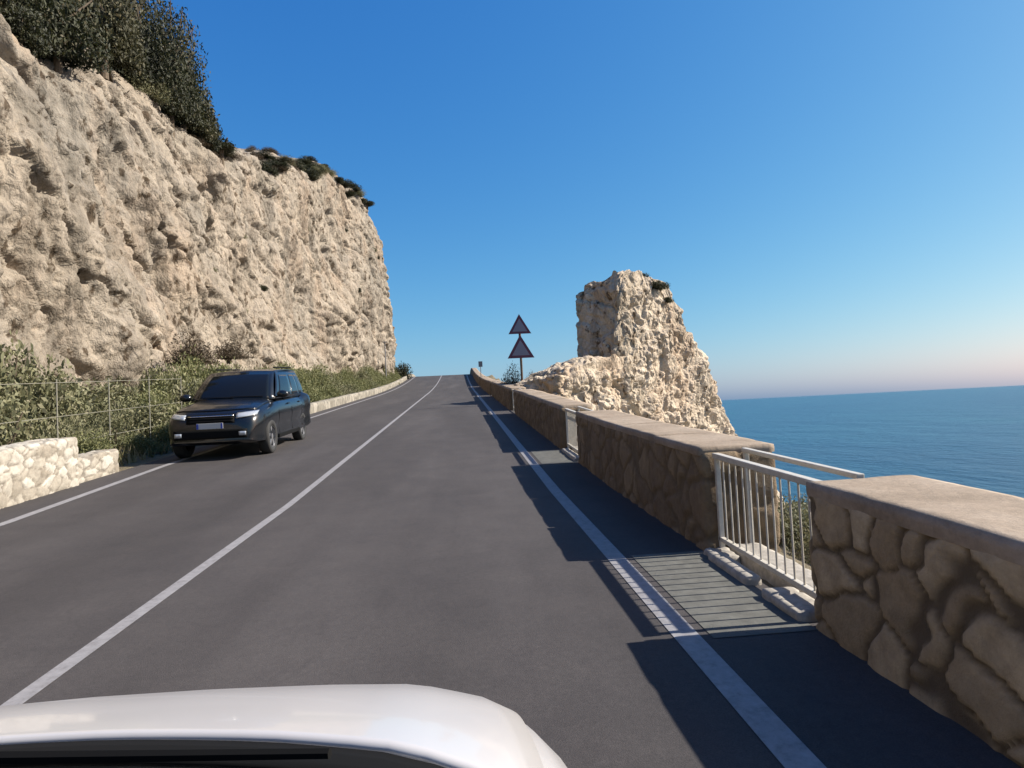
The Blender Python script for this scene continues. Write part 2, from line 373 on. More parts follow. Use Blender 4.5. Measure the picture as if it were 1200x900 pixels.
stone_wall('parapet_wall', 'long brown stone parapet with big irregular stones and pale wide top, closest to the camera', gsw, 1.99, 2.60, -9, 3.75, .83, seed=3, ct=.062, over=.018, cell=(.5, 3.0, 3.7), res=.022, amp=.02, gap=.085)
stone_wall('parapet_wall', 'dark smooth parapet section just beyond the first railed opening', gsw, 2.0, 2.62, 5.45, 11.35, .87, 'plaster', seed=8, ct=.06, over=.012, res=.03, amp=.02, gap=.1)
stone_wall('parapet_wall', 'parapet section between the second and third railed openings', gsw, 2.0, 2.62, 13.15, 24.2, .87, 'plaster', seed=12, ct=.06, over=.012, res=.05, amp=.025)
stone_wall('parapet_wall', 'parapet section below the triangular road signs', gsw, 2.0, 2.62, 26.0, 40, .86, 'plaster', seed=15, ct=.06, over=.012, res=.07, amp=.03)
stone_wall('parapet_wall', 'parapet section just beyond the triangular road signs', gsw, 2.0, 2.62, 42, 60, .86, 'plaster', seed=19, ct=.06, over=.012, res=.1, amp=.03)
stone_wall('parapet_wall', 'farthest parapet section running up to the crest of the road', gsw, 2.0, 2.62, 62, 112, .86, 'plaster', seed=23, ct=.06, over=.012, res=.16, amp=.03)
glw = 'low pale walls on the cliff side of the road'
stone_wall('low_wall', 'taller pale rubble stone wall at the left roadside under the wire fence', glw, -7.1, -6.55, 3.5, 12.0, .80, 'palewall', (3.6, 3.6, 6.2), .025, .026, .07, 31, False)
stone_wall('low_wall', 'short lower pale stone wall stub next to the dark car', glw, -7.05, -6.66, 12.12, 13.6, .42, 'palewall', (3, 3, 5.5), .025, .022, .07, 35, False)
stone_wall('low_wall', 'long low pale kerb wall running uphill behind the dark car', glw, -6.98, -6.65, 22.5, 110, .42, 'kerb', (1.6, 1.6, 2.2), .11, .025, .12, 37, False)

# ------------------------------------------------------------------ railings in the openings
def railing(y0, y1, label, nb):
    ym = (y0+y1)/2; zc = zf(ym); t = empty('metal_railing', (2.10, ym, zc)); tag(t, label, 'railing', 'metal railings across the parapet openings')
    def P3(x, y, z): return (x, y-ym, zf(y)-zc+z)
    sl = math.atan2(zf(y1)-zf(y0), y1-y0); rot = Matrix.Rotation(sl, 4, 'X'); L = (y1-y0)/math.cos(sl)
    MB().box(P3(0, ym, .80), (.06, L, .045), rot, .008).build('top_rail', 'rail', t)
    MB().box(P3(0, ym, .12), (.04, L, .035), rot, .006).build('bottom_rail', 'rail', t)
    MB().box(P3(.25, ym, .835), (.05, L, .035), rot, .008).build('outer_rail', 'rail', t)
    for y in (y0+.03, y1-.03):
        MB().box(P3(0, y, .37), (.04, .04, .82), None, .006).build('post', 'rail', t)
        MB().box(P3(.25, y, .39), (.04, .04, .86), None, .006).build('post', 'rail', t)
    for k in range(nb):
        y = y0+.03+(y1-y0-.06)*(k+1)/(nb+1)
        MB().tube(P3(0, y, .13), P3(0, y, .785), .0075, n=8).build('bar', 'rail', t)
railing(3.80, 5.42, 'cream metal railing with upright bars in the nearest parapet opening', 12)
railing(11.40, 13.10, 'cream metal railing in the second parapet opening, by the lit patch of road', 12)
railing(24.25, 25.95, 'small distant metal railing in the opening just before the triangular signs', 12)
railing(40.05, 41.95, 'small distant metal railing in the opening just after the triangular signs', 12)
railing(60.05, 61.95, 'farthest small metal railing near the crest of the road', 12)
# concrete sills in the openings
def sill(y0, y1, label, pieces):
    ym = (y0+y1)/2; t = empty('opening_sill', (2.3, ym, zf(ym))); tag(t, label, 'sill', 'pale concrete sills in the parapet openings')
    V, F = [], []
    w, f_, _, _ = wall_mesh(2.16, 2.42, y0, y1, -.2, .06, (3, 3, 3), .05, .012, .1, 40, .03)
    meshpy('ledge', w-np.array(t.location), f_, 'concrete', t, True)
    for a, b, x0, x1, h in pieces:
        w, f_, _, _ = wall_mesh(x0, x1, a, b, -.2, h, (1.4, 1.4, 1.4), .02, .012, .05, int(a*100), .012)
        meshpy('kerb_stone', w-np.array(t.location), f_, 'concrete', t, True)
sill(3.78, 5.42, 'pale broken concrete sill with kerb stones under the nearest railing', [(3.84, 4.3, 1.93, 2.13, .05), (4.55, 5.25, 1.93, 2.03, .05), (5.12, 5.4, 1.95, 2.13, .045)])
sill(11.38, 13.12, 'pale concrete sill under the second railing', [(11.5, 12.9, 1.95, 2.08, .05)])

# ------------------------------------------------------------------ cliff
pl = np.array([(-12.5, -40), (-12.0, -10), (-11.7, 10), (-11.9, 24), (-11.6, 33), (-12.3, 37), (-11.6, 45), (-10.6, 58), (-9.5, 70), (-8.2, 82), (-7.9, 85.5), (-9.5, 88), (-16, 92), (-40, 100)])
ht = np.array([9.5, 10.5, 11.2, 15.8, 18.9, 17.2, 19.9, 24.4, 28.2, 28.9, 25.0, 24.5, 22, 15])
seg = np.r_[0, np.cumsum(np.linalg.norm(np.diff(pl, axis=0), axis=1))]
L = seg[-1]
# denser sampling in the part in view
ss = np.concatenate([np.arange(0, 38, .8), np.arange(38, 82, .11), np.arange(82, 132, .17), np.arange(132, L, .5)])
px, py = np.interp(ss, seg, pl[:, 0]), np.interp(ss, seg, pl[:, 1])
k = np.ones(9)/9
def sm(a): return np.convolve(np.pad(a, 4, mode='edge'), k, 'valid')
px, py = sm(px), sm(py)
tx, ty = np.gradient(px), np.gradient(py); tl = np.hypot(tx, ty); nxv, nyv = ty/tl, -tx/tl
hh = np.interp(ss, seg, ht)
hh = hh + .9*fbm(np.stack([ss*.35, ss*0, ss*0], 1), 4, 77)
NV, NT = 185, 30
V = np.zeros((len(ss), NV+NT, 3)); A = np.zeros((len(ss), NV+NT))
for j in range(NV+NT):
    if j < NV:
        t = j/(NV-1); lean = np.interp(ss, seg, [.11]*8+[.08, .03, .02, .05, .1, .1]); back = lean*hh*t + .9*max(0, t-.93)/.07*.6; zz = -0.5+zr(np.minimum(py, 92))*(1-t)+(hh)*t
    else:
        q = (j-NV+1)/NT; back = lean*hh+.54+q*42; zz = hh+q*np.interp(ss, seg, [4, 6, 12, 17, 17, 9, 6, 5, 4, 3, 2, 2, 2, 2])*(1.3-.3*q)
    V[:, j, 0] = px-nxv*back; V[:, j, 1] = py-nyv*back; V[:, j, 2] = zz
    A[:, j] = 1.0 if j < NV-6 else max(.25, 1-(j-NV+6)/8)
P = V.reshape(-1, 3); am = A.ravel()
c, s = math.cos(R(38)), math.sin(R(38))
D = np.stack([P[:, 0], P[:, 1]*c-P[:, 2]*s, P[:, 1]*s+P[:, 2]*c], 1)     # strata tilt
D2 = D+.4*np.stack([fbm(D*.5, 3, 1), fbm(D*.5, 3, 2), fbm(D*.5, 3, 3)], 1)
f1, f2, rv, off = worley(D2*[.42, .32, .5], 5)
g1, g2, gv, goff = worley(D2*[1.05, .8, 1.25], 9)
h1, h2, h_v, _o = worley(D2*[2.2, 1.9, 2.4], 14)
edge = np.clip((f2-f1)/.18, 0, 1); edge2 = np.clip((g2-g1)/.2, 0, 1)
fac = lambda o, v, e: (o[:, 1]*np.cos(v*40)+o[:, 2]*np.sin(v*40))*np.clip(e*2, 0, 1)
cr1, cr2, _cv, _co = worley((D+.8*np.stack([fbm(D*.35, 3, 61), fbm(D*.35, 3, 62), fbm(D*.35, 3, 63)], 1))*[.2, .09, .34], 15)
crack = 1-np.clip((cr2-cr1)/.07, 0, 1)
d = 1.2*fbm(P*.09, 3, 21) + .42*fbm(D*[.3, .16, .4], 2, 24) + .16*(rv-.5)*edge + .40*fac(off, rv, edge) + .08*(gv-.5)*edge2+.20*fac(goff, gv, edge2) - .05*(1-edge) - .03*(1-edge2) + .04*(h_v-.5)*np.clip((h2-h1)/.25, 0, 1)+.12*fac(_o, h_v, (h2-h1)/.25) + .06*ridged(D2*[.4, .25, .6], 2, 33) - .42*crack
pit = np.clip(fbm(P*[.6, .6, .8], 3, 51)-.6, 0, 1); d = d-1.1*pit
dg_ = d.reshape(len(ss), NV+NT)
for _k in range(0):          # soften the sampled field so cell steps do not turn into stair-stepped slivers
    q_ = np.pad(dg_, 1, mode='edge'); dg_ = .36*dg_+.11*(q_[2:, 1:-1]+q_[:-2, 1:-1]+q_[1:-1, 2:]+q_[1:-1, :-2])+.05*(q_[2:, 2:]+q_[:-2, :-2]+q_[2:, :-2]+q_[:-2, 2:])
d = dg_.ravel()*am
nn = np.stack([np.repeat(nxv, NV+NT), np.repeat(nyv, NV+NT), np.zeros(len(P))], 1)
nn[:, 2] = np.where(am < .6, .8, .12)
P = P+nn*d[:, None]
co = tag(meshpy('cliff', P, grid_faces(len(ss), NV+NT), 'cliff', smooth=True), 'tall beige limestone cliff rising on the left above the road', 'cliff')
CL = P.reshape(len(ss), NV+NT, 3)
def cliff_top(y, q):
    i = int(np.argmin(np.abs(CL[:, NV-1, 1]-y)+1e3*(ss > 140)))
    return CL[i, min(NV+NT-1, NV-1+int(q*NT))]

# ------------------------------------------------------------------ rock stack by the sea
def rock(name, label, prof, seed, phi, nth=300, nh=200, power=7, amp=1.0, mat='stack'):
    """prof rows: z, near corner x, near corner y, thickness across the dark face, length of the sunny face"""
    prof = np.array(prof, float); zz = np.concatenate([np.linspace(prof[0, 0], -3, 40, endpoint=False), np.linspace(-3, prof[-1, 0], nh-40)]); th = np.linspace(0, 2*np.pi, nth, endpoint=False)
    g = lambda k: np.interp(zz, prof[:, 0], prof[:, k])
    e1 = np.array([math.cos(R(phi)), math.sin(R(phi))]); e2 = np.array([-e1[1], e1[0]])
    h1, h2 = g(3)/2, g(4)/2
    cx = g(1)-e1[0]*h1+e2[0]*h2; cy = g(2)-e1[1]*h1+e2[1]*h2
    u = np.sign(np.cos(th))*np.abs(np.cos(th))**(2/power); v_ = np.sign(np.sin(th))*np.abs(np.sin(th))**(2/power)
    per = np.r_[0, np.cumsum(np.hypot(np.diff(np.r_[u, u[0]]), np.diff(np.r_[v_, v_[0]])*1.8))]; q = np.linspace(0, per[-1], nth, endpoint=False)
    u, v_ = np.interp(q, per, np.r_[u, u[0]]), np.interp(q, per, np.r_[v_, v_[0]])
    A, B = h1[:, None]*u[None], h2[:, None]*v_[None]
    P = np.stack([cx[:, None]+A*e1[0]+B*e2[0], cy[:, None]+A*e1[1]+B*e2[1], np.repeat(zz[:, None], nth, 1)], 2).reshape(-1, 3)
    nu_, nv_ = np.sign(u)*np.abs(u)**(power-1), np.sign(v_)*np.abs(v_)**(power-1); nl = np.hypot(nu_, nv_)+1e-9; nu_, nv_ = nu_/nl, nv_/nl
    nrm = np.repeat(np.stack([nu_*e1[0]+nv_*e2[0], nu_*e1[1]+nv_*e2[1], 0*nu_+.1], 1)[None], nh, 0).reshape(-1, 3)
    sl_ = np.repeat(np.clip(-np.gradient(h2, zz)*.35, 0, 2.5), nth); nrm[:, 2] += sl_; nrm /= np.linalg.norm(nrm, axis=1)[:, None]
    D = P+.35*np.stack([fbm(P*.7, 3, seed), fbm(P*.7, 3, seed+1), fbm(P*.7, 3, seed+2)], 1)
    f1, f2, rv, off = worley(D*[.5, .5, .42], seed+5); g1, g2, gv, go = worley(D*[1.2, 1.2, 1.0], seed+6)
    k1, k2, k_v, _o = worley(D*[2.6, 2.6, 2.2], seed+44)
    e_, e2_ = np.clip((f2-f1)/.2, 0, 1), np.clip((g2-g1)/.2, 0, 1)
    fac = lambda o, v, e: (o[:, 0]*np.cos(v*40)+o[:, 2]*np.sin(v*40))*e
    d = .3*fac(off, rv, e_)+.2*fac(go, gv, e2_)+.1*fac(_o, k_v, np.clip((k2-k1)/.25, 0, 1))+.4*fbm(P*.3, 3, seed+7)+.4*(rv-.5)*e_+.2*(gv-.5)*e2_-.16*(1-e_)-.1*(1-e2_)+.12*ridged(D*.6, 2, seed+8)+.06*fbm(P*1.8, 2, seed+9)+.1*(k_v-.5)*np.clip((k2-k1)/.25, 0, 1)-.1*(1-np.clip((k2-k1)/.25, 0, 1))
    d = d-1.0*np.clip(fbm(P*.8, 3, seed+11)-.5, 0, 1)
    sc = np.repeat(np.clip(np.minimum(h1, h2)/.6, .35, 1), nth)
    P = P+nrm*(d*amp*sc)[:, None]
    F = []
    for j in range(nh-1):
        i = np.arange(nth); F.append(np.stack([j*nth+i, j*nth+(i+1) % nth, (j+1)*nth+(i+1) % nth, (j+1)*nth+i], 1))
    F = [tuple(q) for q in np.concatenate(F)]; F.append(tuple((nh-1)*nth+np.arange(nth)))
    o = meshpy(name, P, F, mat); return tag(o, label, 'rock')
rock('rock_stack', 'tall beige rock stack with dark left face above the sea', [(-26, 8, 22, 14, 25), (-10, 7.9, 27, 9, 20), (-3, 7.7, 30, 5.4, 16.0), (-.5, 7.7, 30.8, 4.2, 13.2), (1.7, 7.8, 31, 3.7, 11.0), (3.5, 7.9, 31, 3.2, 8.8), (5.2, 7.85, 31, 3.1, 7.0), (6.6, 7.8, 31, 3.0, 6.1), (7.2, 7.8, 31.05, 2.9, 5.9), (7.7, 7.9, 31.2, 2.6, 5.5), (7.95, 8.1, 31.5, 2.0, 4.8), (8.1, 8.5, 32.0, 1.0, 3.4)], 100, -47, power=10, amp=.72)
rock('rock_outcrop', 'lower pale rock ledge running from the parapet to the foot of the tall stack', [(-22, 6.0, 18, 10, 18), (-6, 5.0, 23, 6, 14), (-1, 4.5, 26, 4.2, 9.6), (1.2, 4.1, 27.1, 3.4, 8.4), (2.2, 4.1, 27.3, 3.0, 7.6), (2.8, 4.3, 27.4, 2.6, 6.8), (3.15, 4.9, 28.1, 2.3, 5.6), (3.45, 5.9, 29.0, 1.8, 4.0), (3.7, 6.8, 29.9, 1.0, 2.0)], 140, -47, power=8, amp=.85)

# ------------------------------------------------------------------ vegetation
def foliage(seed, rx, ry, rz, n, size, lumps=9, base=.1, flat=1.0, spiky=0):
    r = np.random.default_rng(seed)
    c = r.normal(size=(lumps, 3)); c /= np.linalg.norm(c, axis=1)[:, None]; c *= (r.random((lumps, 1))**.5)*.68
    c[:, 2] = np.abs(c[:, 2])*.9+.05; lr = r.uniform(.26, .5, lumps)
    k = r.integers(0, lumps, n); d = r.normal(size=(n, 3)); d /= np.linalg.norm(d, axis=1)[:, None]
    rad = lr[k]*r.random(n)**.38*(1+.25*(r.random(n) < .08))
    p = c[k]+d*rad[:, None]; p[:, 2] = np.where(p[:, 2] < -.02, -p[:, 2]*.3, p[:, 2])
    p = p*[rx, ry, rz]+[0, 0, base]
    a = r.normal(size=(n, 3)); a += d*.6; a[:, 2] += spiky; a /= np.linalg.norm(a, axis=1)[:, None]
    b = np.cross(a, r.normal(size=(n, 3))); b /= np.linalg.norm(b, axis=1)[:, None]
    sz = size*r.uniform(.55, 1.3, n)[:, None]; ww = sz*(.42-.2*min(1, spiky))
    V = np.stack([p-a*sz*.5, p+b*ww*.5, p+a*sz*.5, p-b*ww*.5], 1).reshape(-1, 3)
    F = np.arange(4*n).reshape(n, 4)
    tint = np.repeat(np.clip(.45+.22*r.normal(size=n)+.25*(r.random(lumps)-.5)[k], 0, 1), 4)
    return V, F, tint
def leafmesh(seed, *a, mat, **k):
    V, F, t = foliage(seed, *a, **k); me = bpy.data.meshes.new('foliage'); me.from_pydata([tuple(map(float, p)) for p in V], [], [tuple(map(int, q)) for q in F])
    at = me.attributes.new('tint', 'FLOAT', 'POINT'); at.data.foreach_set('value', t.astype(np.float32)); me.materials.append(M[mat]); me.update(); return me
def stems(seed, h, rr, n):
    m = MB(); r = random.Random(seed)
    for k in range(n):
        a = r.uniform(0, 6.28); q = r.uniform(.25, .7)*rr; m.tube((q*.2*math.cos(a), q*.2*math.sin(a), -.15), (q*math.cos(a), q*math.sin(a), h*r.uniform(.5, .8)), .028, .01, 6)
    bmesh.ops.recalc_face_normals(m.bm, faces=m.bm.faces); me = bpy.data.meshes.new('stem'); m.bm.to_mesh(me); m.bm.free(); me.materials.append(M['bark']); return me
KINDS = {}
def kind(name, fol, st): KINDS[name] = (fol, st)
kind('olive_a', leafmesh(1, 1.2, 1.2, 1.6, 6500, .105, mat='leaf_olive', lumps=11), stems(1, 1.3, .9, 6))
kind('olive_b', leafmesh(2, 1.35, 1.3, 1.3, 6500, .10, mat='leaf_olive', lumps=13), stems(2, 1.1, 1., 6))
kind('lime_a', leafmesh(3, 1.25, 1.25, 1.25, 6500, .11, mat='leaf_lime', lumps=12, spiky=.5), stems(3, 1., 1., 6))
kind('lime_b', leafmesh(4, 1.35, 1.3, .95, 6000, .10, mat='leaf_lime', lumps=13, spiky=.4), stems(4, .8, 1., 6))
kind('dark_a', leafmesh(5, 1.2, 1.2, 1.2, 6000, .13, mat='leaf_dark', lumps=12), stems(5, 1.1, .9, 6))
kind('dark_b', leafmesh(6, 1.4, 1.3, 1.0, 6000, .13, mat='leaf_dark', lumps=14), stems(6, .9, .9, 6))
kind('brown_a', leafmesh(7, 1.1, 1.1, 1.1, 3500, .10, mat='leaf_brown', lumps=10, spiky=.6), stems(7, .9, .9, 8))
kind('low_a', leafmesh(8, 1.0, 1.0, .8, 4500, .07, mat='leaf_olive', lumps=10, spiky=.4), stems(8, .6, .7, 6))
def shrub(name, label, group, kd, loc, s, sz=None, rz=None, cat='shrub'):
    t = empty(name, loc, (0, 0, random.uniform(0, 6.28) if rz is None else rz)); sz = sz or s; t.scale = (s, s, sz)
    tag(t, label, cat, group)
    f, st = KINDS[kd]
    a = bpy.data.objects.new('foliage', f); b = bpy.data.objects.new('stem', st)
    for o in (a, b): COL.objects.link(o); o.parent = t
    return t
rs = random.Random(5)
gz = lambda x, y: zf(y)+.1+max(0, min(1.2, (-9.2-x)*.25))
# band of green shrubs between fence and cliff
gb = 'green shrubs along the foot of the cliff'
y = 6.0
while y < 21:
    for x in (-8.9, -10.3):
        xx = x+rs.uniform(-.35, .35); yy = y+rs.uniform(-.4, .4)
        s = rs.uniform(.95, 1.25)*(1.0 if x > -9.5 else 1.15)
        shrub('shrub', 'leafy olive green shrub behind the wire fence at the foot of the cliff', gb, rs.choice(['olive_a', 'olive_b', 'olive_a', 'low_a']), (xx, yy, gz(xx, yy)-.1), s, s*rs.uniform(1.3, 1.7) if yy < 18 else s*.95)
    y += 1.45
y = 21.0
g2 = 'yellow green shrubs along the cliff beyond the dark car'
while y < 92:
    for x in ((-8.0, -9.2, -10.2) if y < 60 else (-7.9, -8.9)):
        if x == -10.2 and y > 45: continue
        xx = x+rs.uniform(-.3, .3); yy = y+rs.uniform(-.5, .5); s = rs.uniform(.8, 1.15)
        shrub('shrub', 'bright yellow green shrub between the cliff and the kerb wall beyond the dark car', g2, rs.choice(['lime_a', 'lime_b', 'lime_a', 'olive_b']), (xx, yy, gz(xx, yy)-.1), s, s*(1.0 if x > -8.5 else 1.75))
    y += 1.6+.012*y
for (xx, yy, s) in ((-9.0, 19.6, 1.0), (-8.0, 20.4, .75), (-7.7, 18.5, .6), (-7.6, 16.6, .5), (-7.9, 14.8, .7)):
    shrub('shrub', 'scruffy green shrub on the verge close behind the dark car', 'shrubs right behind the dark car', 'lime_b', (xx, yy, gz(xx, yy)-.1), s)
shrub('dry_shrub', 'dark brown dry shrub against the cliff above the dark car', None, 'brown_a', (-10.6, 27.4, zf(27)+2.3), 1.5, 1.25)
shrub('dry_shrub', 'smaller brown dry shrub on the cliff beside the larger brown one', None, 'brown_a', (-10.4, 31.5, zf(31)+2.6), 1.1, .9)
shrub('shrub', 'dark green round bush at the far end of the cliff foot', None, 'dark_a', (-7.5, 88, zf(88)-.1), 1.5, 2.0)
# clifftop cover
def pt(px_, py_, Yd):
    """world point on the photo ray at road distance Yd (used once to set where clifftop plants stand)"""
    u, v = px_-600, py_-450; s_, c_ = .04994, .99875
    a, b = c_*u-s_*v, s_*u+c_*v; d = np.array([a, 782., -b]); cp, sp = math.cos(R(2.26)), math.sin(R(2.26))
    d = np.array([d[0], d[1]*cp-d[2]*sp, d[1]*sp+d[2]*cp]); yw = R(4.601); c2, s2 = math.cos(yw), math.sin(yw)
    d = np.array([d[0]*c2+d[1]*s2, -d[0]*s2+d[1]*c2, d[2]]); return np.array([0, 0, 1.5])+d*(Yd/d[1])
gt = 'dark scrub covering the top of the cliff'
for k in range(62):
    yy = rs.uniform(12, 38); q = rs.random()**1.3*.5+.01; p = cliff_top(yy, q)
    shrub('scrub_bush', 'dark green scrub bush growing on top of the near cliff', gt, rs.choice(['dark_a', 'dark_b', 'dark_a', 'olive_b']), (p[0], p[1], p[2]-.25), rs.uniform(.9, 1.5), rs.uniform(.8, 1.6))
gt2 = 'scattered low bushes on the far cliff rim'
for k in range(44):
    yy = rs.uniform(52, 83); p = cliff_top(yy, rs.uniform(.0, .05))
    shrub('rim_bush', 'small low dark bush on the rim of the far part of the cliff', gt2, rs.choice(['dark_b', 'olive_b', 'dark_a', 'dark_b']), (p[0], p[1], p[2]-.25), rs.uniform(.7, 1.25), rs.uniform(.35, .8))
for k in range(40):
    yy = rs.uniform(38.5, 60); p = cliff_top(yy, rs.uniform(.0, .12))
    shrub('dry_bush', 'brown dry bush on the grassy shoulder of the cliff right of the trees', 'brown bushes on the cliff shoulder', 'brown_a', (p[0], p[1], p[2]-.2), rs.uniform(.6, 1.1), rs.uniform(.3, .6))
for k in range(13):
    i_ = int(np.argmin(np.abs(CL[:, 100, 1]-rs.uniform(30, 82))+1e3*(ss > 140))); j_ = rs.randint(70, 165); p = CL[i_, j_]
    shrub('crevice_bush', 'small dark bush rooted in a crevice of the cliff face', 'bushes rooted in the cliff face', rs.choice(['dark_b', 'brown_a', 'olive_b', 'low_a']), (p[0]-.1, p[1], p[2]-.15), rs.uniform(.3, .6), rs.uniform(.3, .5))
# trees at the edge of the near cliff
def tree(name, label, group, base, h, crown, seed, mat='leaf_dark', lean=0):
    t = empty(name, base); tag(t, label, 'tree', group)
    m = MB(); r = random.Random(seed)
    m.tube((0, 0, -.6), (lean*.5, 0, h*.55), .16, .1, 9)
    for k in range(6):
        a = r.uniform(0, 6.28); m.tube((lean*.3, 0, h*r.uniform(.25, .5)), (lean+crown*.6*math.cos(a), crown*.6*math.sin(a), h*r.uniform(.6, .85)), .07, .025, 6)
    m.build('trunk', 'bark', t)
    me = leafmesh(seed, crown, crown, h*.62, 9000, .17, mat=mat, lumps=21); o = link('crown', me, None, t); o.location = (lean, 0, h*(.45 if h < 2.5 else .06)); o.scale = (1, 1, .5 if h < 2.5 else 1.5)
    return t
for i, (yy, q, h, cr) in enumerate([(40.6, .012, 2.6, 1.4), (39.3, .012, 4.6, 1.6), (37.8, .012, 7.0, 2.0), (36.3, .02, 8.0, 2.2), (34.6, .03, 8.4, 2.3), (33, .02, 5.6, 2.0), (31.2, .03, 5.4, 2.1), (29.3, .02, 4.6, 2.0), (27.4, .03, 4.8, 2.1), (25.3, .02, 4.2, 2.0), (23.2, .03, 4.2, 2.0), (21.2, .02, 4.0, 2.0), (19.2, .03, 4.0, 2.0), (35.2, .1, 5.5, 2.4), (31.5, .12, 5.5, 2.4), (27.5, .12, 5.2, 2.4)]):
    p = cliff_top(yy, q+.006)
    tree('evergreen_tree', ('smallest evergreen tree at the lower right end of the dark clifftop growth', 'evergreen tree second from the lower right end of the dark clifftop growth', 'tallest dark evergreen tree at the right edge of the clifftop growth')[i] if i < 3 else 'dark dense evergreen tree standing at the edge of the near cliff top', 'evergreen trees on the cliff edge', (p[0], p[1], p[2]-.2), h, cr, 200+i, 'leaf_mid' if i % 3 == 1 else 'leaf_dark')
p = cliff_top(43.5, .01)
tree('flat_tree', 'small flat topped tree alone on the cliff rim against the sky', None, (p[0], p[1], p[2]-.2), 2.3, 1.25, 230)
# scrub seaward of the wall
for (xx, yy, s, h) in ((3.1, 4.6, .42, .62), (3.2, 5.4, .5, .66), (3.3, 6.3, .5, .66), (3.35, 7.2, .55, .6), (3.4, 8.2, .6, .6), (3.6, 12.8, .6, .8), (3.6, 14.0, .6, .8)):
    shrub('scrub_bush', 'low olive brown scrub bush growing just outside the sea wall', 'scrub just outside the parapet', 'low_a', (xx, yy, zf(yy)-.3), s*1.3, h)
for (xx, yy, s, h, kd, lb) in ((3.4, 31.2, .8, .9, 'olive_b', 'low green bush behind the parapet at the foot of the sign post'), (2.75, 33.5, .95, 1.5, 'brown_a', 'grey brown bush left of the sign post behind the parapet'), (3.3, 29.4, .7, 1.15, 'brown_a', 'brown dry bush between the sign post and the rock ledge')):
    shrub('scrub_bush', lb, None, kd, (xx, yy, zf(yy)+.1), s, h)
for k, (xx, yy, zz, s) in enumerate([(8.2, 33.6, 7.7, .5), (9.4, 34, 7.95, .6), (10.3, 33.7, 7.35, .65), (10.9, 33.9, 6.7, .45), (7.4, 33.6, 7.0, .4)]):
    shrub('scrub_bush', 'tiny dark bush clinging to the top of the rock stack', 'bushes on top of the rock stack', 'dark_b', (xx, yy, zz), s, s*.7)
# dark scrub beyond the crest
for k in range(12):
    xx = -7.5+k*.95; yy = 118+rs.uniform(-2, 3); shrub('scrub_bush', 'dark bush just showing over the crest of the road', 'bushes beyond the crest', 'dark_b', (xx, yy, 6.35+.03*k), 1.1, 1.2)
# dry grass on the verge (uncountable)
ng = 9000; gy = 3+89*RNG.random(ng)**1.6; gx = -7.05-2.2*RNG.random(ng)**1.2
ang = RNG.uniform(0, 6.28, ng); hgt = RNG.uniform(.12, .42, ng); V = np.zeros((ng, 3, 3)); zb = zr(gy)-.03
ww = .012+.0006*gy
V[:, 0] = np.stack([gx-ww*np.cos(ang), gy-ww*np.sin(ang), zb], 1); V[:, 1] = np.stack([gx+ww*np.cos(ang), gy+ww*np.sin(ang), zb], 1)
V[:, 2] = np.stack([gx+RNG.normal(0, .1, ng), gy+RNG.normal(0, .1, ng), zb+hgt], 1)
tag(meshpy('dry_grass', V.reshape(-1, 3), np.arange(3*ng).reshape(-1, 3), 'straw', tint=np.repeat(RNG.random(ng), 3)), 'dry grass growing on the verge under the cliff', 'grass', kind='stuff')

# ------------------------------------------------------------------ wire fence at the foot of the cliff
t = empty('wire_fence', (-8.0, 12, zf(12))); tag(t, 'thin metal rail fence in front of the shrubs above the pale wall', 'fence')
y0, y1 = 4., 20.
for y in np.arange(y0, y1+.1, 2.0):
    MB().tube((0, y-12, zf(y)-zf(12)-.1), (0, y-12, zf(y)-zf(12)+1.85), 0.014, n=8).build('post', 'fencemetal', t)
for h in (.55, 1.1, 1.78):
    m = MB()
    for y in np.arange(y0, y1-.1, 2.0): m.tube((.02, y-12, zf(y)-zf(12)+h), (.02, y+2-12, zf(y+2)-zf(12)+h), .006, n=6)
    m.build('wire_rail', 'fencemetal', t)

# ------------------------------------------------------------------ road signs
Ys = 30.0; xs_ = 2.88; zb = zf(Ys)
t = empty('warning_sign', (xs_, Ys, zb)); tag(t, 'pole with two stacked red bordered triangular warning signs behind the parapet', 'road sign')
MB().tube((0, 0, -.4), (0, 0, 4.0), .055, n=12).build('pole', 'rust', t)
def tri(c, s, y): return [(c[0]-s/2, y, c[1]), (c[0]+s/2, y, c[1]), (c[0], y, c[1]+s*.866)]
for (zc, s) in ((3.18, 1.04), (2.08, 1.22)):
    p = MB().prism(tri((0, zc), s, -.05), (0, -.02, 0)).build('sign_panel', 'signred', t)
    i = s*.66; MB().prism(tri((0, zc+s*.098), i, -.0725), (0, -.004, 0)).build('inner_panel', 'signwhite', p)
    for dz in (s*.2, s*.5): MB().box((0, -.045, zc+dz), (.16, .012, .04)).build('clamp', 'galv', t)
Ys = 60.0
t = empty('small_road_sign', (1.92+.9, Ys, zf(Ys))); tag(t, 'tiny distant dark sign on a thin post by the far parapet', 'road sign')
MB().tube((-.75, 0, -.2), (-.75, 0, 2.3), .035, n=8).build('post', 'pole', t)
MB().box((-.75, -.05, 2.05), (.36, .02, .5), None, .004).build('panel', 'pole', t)
Yp = 76.; t = empty('slender_pole', (-8.05, Yp, zf(Yp))); tag(t, 'slender grey pole at the far right end of the cliff', 'pole')
MB().tube((0, 0, -.2), (0, 0, 4.8), .07, .05, 10).build('shaft', 'pole', t)
MB().box((.0, 0, 4.85), (.55, .12, .1), None, .02).build('lamp_head', 'pole', t)

